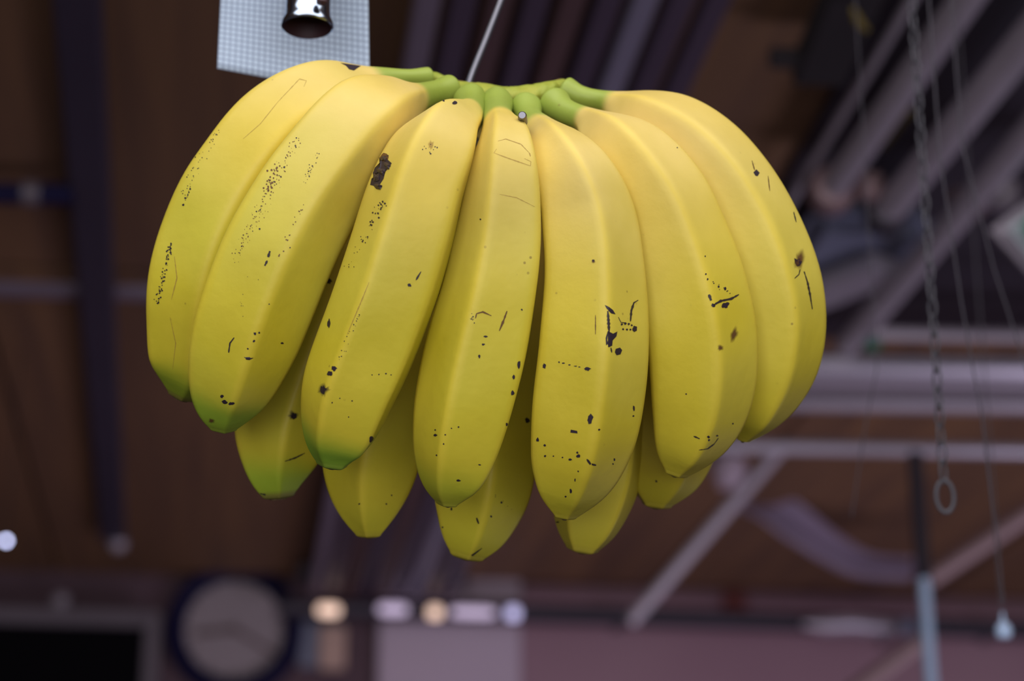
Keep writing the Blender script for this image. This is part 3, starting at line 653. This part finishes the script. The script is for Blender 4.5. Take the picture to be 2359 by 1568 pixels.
# ------------------------------------------------------------------ scars and specks lying on the peel (thin skins placed on each fruit's surface)
def hit(key, x, y):
    d = ray(x, y).normalized(); r_ = bvhs[key].ray_cast(CAM, d)
    return (r_[0] + r_[1] * (1 if r_[1].dot(d) < 0 else -1) * .00010) if r_[0] else None
class Marks:
    def __init__(s): s.v = []; s.f = []; s.a = []
    def ring_blob(s, key, outline, fade, ctr):
        """outline: pixel points about ctr"""
        levels = ((.0, 1), (.45, 1), (.8, 1), (1.0, 1 - fade)) if fade < .99 else ((.0, .95), (.35, .8), (.7, .3), (1.0, 0))
        n = len(outline); idx = []
        for f, al in levels:
            row = []
            for (x, y) in outline:
                for sh in (1, .85, .7, .55, .4, .2, .1, 0):
                    h = hit(key, ctr[0] + (x - ctr[0]) * f * sh, ctr[1] + (y - ctr[1]) * f * sh)
                    if h is not None: break
                if h is None: return
                row.append(len(s.v)); s.v.append(h); s.a.append(al)
            idx.append(row)
        for a, b in zip(idx, idx[1:]):
            for k in range(n): s.f.append((a[k], a[(k+1) % n], b[(k+1) % n], b[k]))
    def blot(s, key, x, y, rx, ry=None, rot=0, jag=.25, fade=.5, n=14):
        ry = ry or rx; c_, s_ = math.cos(rot), math.sin(rot); out = []
        for k in range(n):
            th = k / n * 2 * math.pi; m_ = 1 + random.uniform(-jag, jag); u, v = rx * m_ * math.cos(th), ry * m_ * math.sin(th)
            out.append((x + u * c_ - v * s_, y + u * s_ + v * c_))
        s.ring_blob(key, out, fade, (x, y))
    def poly(s, key, pts, fade=.3):
        cx = sum(p[0] for p in pts) / len(pts); cy = sum(p[1] for p in pts) / len(pts); s.ring_blob(key, pts, fade, (cx, cy))
    def stroke(s, key, pts, w, fade=.9, jag=.35):
        P2 = []
        for (a, b) in zip(pts, pts[1:]):
            L = math.hypot(b[0]-a[0], b[1]-a[1]); m_ = max(2, int(L / 4))
            P2 += [(a[0]+(b[0]-a[0])*i/m_, a[1]+(b[1]-a[1])*i/m_) for i in range(m_)]
        P2.append(pts[-1]); prev = None; N_ = len(P2)
        for i, (x, y) in enumerate(P2):
            x0, y0 = P2[max(i-1, 0)]; x1, y1 = P2[min(i+1, N_-1)]; L = math.hypot(x1-x0, y1-y0) or 1; nx, ny = -(y1-y0)/L, (x1-x0)/L
            ww = w * (1 + random.uniform(-jag, jag)) * (.35 + .65 * math.sin(math.pi * (i + .5) / N_))
            hs = [hit(key, x + nx*ww*k, y + ny*ww*k) for k in (-1, -.4, .4, 1)]
            if any(h is None for h in hs): prev = None; continue
            row = []
            for h, al in zip(hs, (1 - fade, 1, 1, 1 - fade)): row.append(len(s.v)); s.v.append(h); s.a.append(al * .92)
            if prev:
                for k in range(3): s.f.append((prev[k], prev[k+1], row[k+1], row[k]))
            prev = row
    def build(s, name, key, m, stuff=False, label=None):
        if not s.f: return
        me = bpy.data.meshes.new(name); me.from_pydata([tuple(v) for v in s.v], [], s.f); me.update()
        at = me.color_attributes.new('peel', 'FLOAT_COLOR', 'POINT'); at.data.foreach_set('color', [x for a in s.a for x in (a, a, a, 1)])
        for p_ in me.polygons: p_.use_smooth = True
        o = link(name, me, m, BO[key])
        if stuff: o['kind'] = 'stuff'
        if label: o['label'] = label
        return o
def specks(key, pts, m='black_mark'):
    k = Marks()
    for p_ in pts: k.blot(key, p_[0], p_[1], p_[2], (p_[3] if len(p_) > 3 else None), fade=.6, n=8)
    k.build('speckles', key, m, True)
def scatter(a, b, n, spread, r0, r1, bend=0):
    out = []
    for i in range(n):
        t_ = random.random(); L = math.hypot(b[0]-a[0], b[1]-a[1]); nx, ny = -(b[1]-a[1])/L, (b[0]-a[0])/L
        o_ = random.gauss(0, spread) + bend * math.sin(math.pi * t_)
        out.append((a[0]+(b[0]-a[0])*t_ + nx*o_, a[1]+(b[1]-a[1])*t_ + ny*o_, random.uniform(r0, r1)))
    return out
def scar(key, fn, m='black_mark', name='scar', label=None):
    class Single:                      # every scar is a part of its own
        def __getattr__(s, how):
            def go(*a, **kw):
                k = Marks(); getattr(k, how)(*a, **kw); k.build(name, key, m, False, label)
            return go
    fn(Single())

# A
scar('A', lambda k: k.poly('A', [(784,145),(800,147),(832,152),(824,157),(815,163),(804,160),(797,152)]))
specks('A', scatter((505,300), (415,470), 40, 5, .7, 1.6, 6) + scatter((440,430),(420,480),16,2,1,2.2) + scatter((395,560),(362,700),70,3.5,.9,2.4))
scar('A', lambda k: (k.stroke('A', [(402,590),(408,640),(395,690)], 1.4), k.stroke('A', [(392,730),(405,790),(398,850)], .9), k.stroke('A', [(700,200),(706,186),(690,182),(640,235)], .9), k.stroke('A', [(640,235),(600,285),(560,320)], .8)), 'tan_mark')
# B
specks('B', scatter((688,318),(540,605),110,8,.6,1.5,4), 'brown_mark')
specks('B', scatter((688,318),(540,605),22,5,1,2,4) + scatter((735,350),(700,420),24,3,.7,1.8) + [(587,768,3.5),(597,766,2.5),(585,785,3),(650,790,4,2.5),(512,912,4),(571,803,2),(446,728,3,5),(620,700,1.6),(668,570,1.8),(598,527,2.4),(655,385,2.6)] + scatter((600,640),(545,720),8,12,.7,1.4))
specks('B', scatter((640,380),(615,440),34,5,1.2,2.6) + scatter((640,600),(700,470),16,3,1,2), 'brown_mark')
scar('B', lambda k: (k.stroke('B', [(622,578),(618,592)], 3.4, .4), k.stroke('B', [(616,600),(610,612)], 2.6, .4), k.stroke('B', [(540,777),(530,790),(527,812)], 2.4, .6)))
scar('B', lambda k: (k.poly('B', [(562,822),(575,822),(584,824),(575,829),(567,828)]), k.blot('B', 517, 925, 7, 4, .3), k.blot('B', 533, 929, 7, 3.4, -.2)))
scar('B', lambda k: k.blot('B', 487, 968, 8, 6, .3, fade=1), 'brown_mark')
# C
scar('C', lambda k: (k.poly('C', [(885,352),(896,358),(894,368),(903,376),(896,386),(888,396),(884,412),(876,424),(868,436),(861,428),(853,426),(856,412),(862,408),(856,400),(864,386),(876,374),(874,364)], .15)), label='large flaking black scab')
for fx, fy, fr, lift in ((872, 428, 9, .0012), (866, 410, 11, .0009), (880, 395, 12, .0014), (893, 382, 9, .001), (884, 366, 8, .0008)):
    k = Marks(); k.blot('C', fx, fy, fr, fr * .75, random.uniform(0, 3), .4, 0, 9)
    nv = len(k.v); k.v = [v + VIEW * (lift * (1 - min(1, (i // 9) / 3)) + random.uniform(0, .0005)) for i, v in enumerate(k.v)]
    o = k.build('scab_flake', 'C', 'scab')
    if o:
        for p_ in o.data.polygons: p_.use_smooth = False
scar('C', lambda k: (k.blot('C', 885, 362, 9, 9, 0, .2, .2)), 'brown_mark')
scar('C', lambda k: k.blot('C', 745, 897, 15, 16, 0, .3, 1), label='soft black bruise')
scar('C', lambda k: (k.blot('C', 758, 745, 3.6, 10, .1), k.blot('C', 770, 848, 6, 6), k.blot('C', 761, 860, 7, 6), k.blot('C', 745, 897, 6, 8, 0, .4), k.blot('C', 855, 1010, 4.5, 8, .4)))
scar('C', lambda k: (k.stroke('C', [(970,625),(958,645)], 2.6), k.blot('C', 943, 656, 4.5)))
scar('C', lambda k: (k.stroke('C', [(800,770),(830,700),(850,650)], 1.2)), 'tan_mark')
scar('C', lambda k: k.blot('C', 993, 334, 8, 11, .3, .4, 1, 18), 'tan_mark')
specks('C', scatter((885,465),(862,495),16,7,1,2.6) + scatter((862,505),(838,560),18,5,.8,2.2) + [(857,863,1.6),(873,862,1.6),(889,860,2),(901,863,1.6),(765,927,1.8),(783,917,1.6),(811,923,2),(803,960,1.5),(1047,237,6,4),(1022,232,2.5)] + scatter((980,330),(1000,350),10,10,1,2) + scatter((830,565),(795,620),10,5,.6,1.2) + scatter((780,830),(830,720),24,3,.7,1.6))
# D
scar('D', lambda k: (k.stroke('D', [(1147,325),(1165,320),(1200,332),(1222,355)], 1.1), k.stroke('D', [(1222,360),(1219,352)], 1.2), k.stroke('D', [(1144,343),(1138,352),(1170,364),(1222,382),(1223,372),(1208,365)], 1.1), k.stroke('D', [(1150,447),(1190,455),(1232,476)], .9)), 'tan_mark')
scar('D', lambda k: (k.stroke('D', [(1095,733),(1098,722),(1112,718),(1132,727)], 2.4), k.stroke('D', [(1168,716),(1160,738),(1150,762)], 3.0, 1)), 'brown_mark')
specks('D', [(1119,775,5,2.4),(1113,793,4,2.4),(1104,820,2.6,5),(1195,840,4.5,10),(1183,868,3,5),(1181,905,4,6),(1167,977,2.6,4),(1003,1002,5,3),(1026,1001,2),(1022,1022,2),(1040,986,1.8),(1056,983,2.2),(1006,1048,2),(1056,1106,5,2.4),(1105,1070,4,1.6),(1003,990,2),(1202,713,2.4),(1107,505,2)] + scatter((1083,718),(1090,745),10,3,.8,1.8))
# E
scar('E', lambda k: (k.poly('E', [(1393,702),(1402,706),(1412,714),(1418,724),(1408,722),(1402,716),(1397,710)]), k.stroke('E', [(1400,716),(1402,745),(1403,770)], 3.6, .6), k.poly('E', [(1400,762),(1412,768),(1422,763),(1420,774),(1411,784),(1410,796),(1402,800),(1396,794),(1395,778)]), k.poly('E', [(1418,803),(1428,800),(1433,806),(1429,816),(1420,818),(1416,811)])))
scar('E', lambda k: (k.stroke('E', [(1470,691),(1460,697),(1454,715),(1452,740)], 2.8, .6), k.stroke('E', [(1424,730),(1430,742),(1442,744)], 1.5), k.blot('E', 1462, 757, 5, 8), k.stroke('E', [(1407,800),(1409,812)], 2)))
scar('E', lambda k: (k.blot('E', 1353, 849, 8, 5), k.blot('E', 1254, 843, 4, 6), k.blot('E', 1360, 964, 7, 12, .2, .3, .6), k.poly('E', [(1315,989),(1330,992),(1331,998),(1314,996)]), k.stroke('E', [(1352,1057),(1360,1068),(1373,1071)], 3.2, .5)))
specks('E', [(1432,747,2.5),(1440,745,3),(1448,746,3),(1455,749,2.5),(1435,758,2.4),(1444,759,2.4),(1452,759,2.2),(1288,834,2),(1298,836,4,2),(1312,840,3,1.6),(1326,843,4,1.4),(1335,845,3,1.4),(1239,1012,3.4,5),(1255,1025,3),(1256,1050,2.6),(1275,1050,1.8),(1296,1053,1.8),(1314,1058,5,2.4),(1333,1050,5,4),(1330,1042,3),(1380,989,2.4),(1460,940,2.4,7),(1459,958,2.5,2),(1415,1058,2,4),(1412,1068,2),(1315,1130,3,5),(1303,1143,2.2),(1367,600,3,2.5),(1325,1105,1.5,4),(1332,1085,2)])
scar('E', lambda k: (k.stroke('E', [(1372,725),(1372,770)], 1.5), k.blot('E', 1367, 602, 5, 5, 0, .2, 1)), 'brown_mark')
# F
scar('F', lambda k: (k.stroke('F', [(1642,703),(1660,693),(1684,688),(1702,678)], 3.4, .5), k.stroke('F', [(1633,678),(1638,692)], 3.4, .4), k.blot('F', 1671, 703, 9, 6, -.4), k.blot('F', 1643, 703, 5, 4)))
scar('F', lambda k: (k.stroke('F', [(1610,1036),(1630,1033),(1645,1022),(1655,1008)], 1.8), k.stroke('F', [(1598,1004),(1612,1010)], 2.4)))
specks('F', [(1626,631,2),(1630,643,2.4),(1655,660,2.5),(1670,665,3,4),(1632,1006,3),(1633,1013,2.6),(1652,1003,3,2),(1500,951,4,2.4),(1581,907,2),(1688,975,2),(1624,590,1.8),(1560,340,1.6)] + scatter((1640,650),(1690,675),8,5,.8,1.6))
scar('F', lambda k: (k.blot('F', 1659, 801, 8, 8, 0, .3, 1), k.blot('F', 1690, 770, 10, 20, .3, .3, 1)), 'brown_mark')
# G
scar('G', lambda k: (k.poly('G', [(1742,390),(1750,398),(1745,406),(1740,405),(1735,397)]), k.poly('G', [(1829,594),(1836,598),(1842,595),(1848,603),(1842,612),(1836,614),(1831,606)]), k.stroke('G', [(1843,620),(1840,632),(1830,641)], 2), k.stroke('G', [(1828,488),(1834,512)], 1.8)))
scar('G', lambda k: (k.stroke('G', [(1852,625),(1860,650),(1866,680),(1871,712)], 2.8, .7)))
scar('G', lambda k: (k.stroke('G', [(1769,405),(1773,440)], 1.4), k.blot('G', 1842, 598, 13, 26, .2, .2, 1), k.stroke('G', [(1732,370),(1738,392)], 1.6)), 'brown_mark')
# H..L
scar('H', lambda k: (k.blot('H', 675, 957, 13, 13, 0, .3, 1), k.blot('H', 677, 958, 6, 7), k.stroke('H', [(656,1062),(680,1054),(702,1043)], 2.2), k.blot('H', 748, 643, 17, 7, .5)))
scar('H', lambda k: k.stroke('H', [(600,1136),(640,1146),(684,1134)], 3, .6))
specks('I', [(828,1160,2.2),(902,1140,2),(890,1160,2.2),(1000,955,3),(1003,740,3)])
scar('J', lambda k: (k.stroke('J', [(1098,1192),(1103,1206)], 2.4), k.blot('J', 1215, 968, 6, 6), k.stroke('J', [(1060,1288),(1080,1284),(1110,1262)], 2.4, .9)))
specks('J', [(1155,1157,2.6),(1131,1189,2.4),(1020,1214,2.2),(1040,1172,2.2,4)] + scatter((1140,1140),(1180,1175),8,2,.6,1.2))
specks('K', [(1285,1202,4,2),(1490,1012,5,12),(1459,1005,2)])
specks('L', [(1512,1108,2.5),(1490,1162,3)])
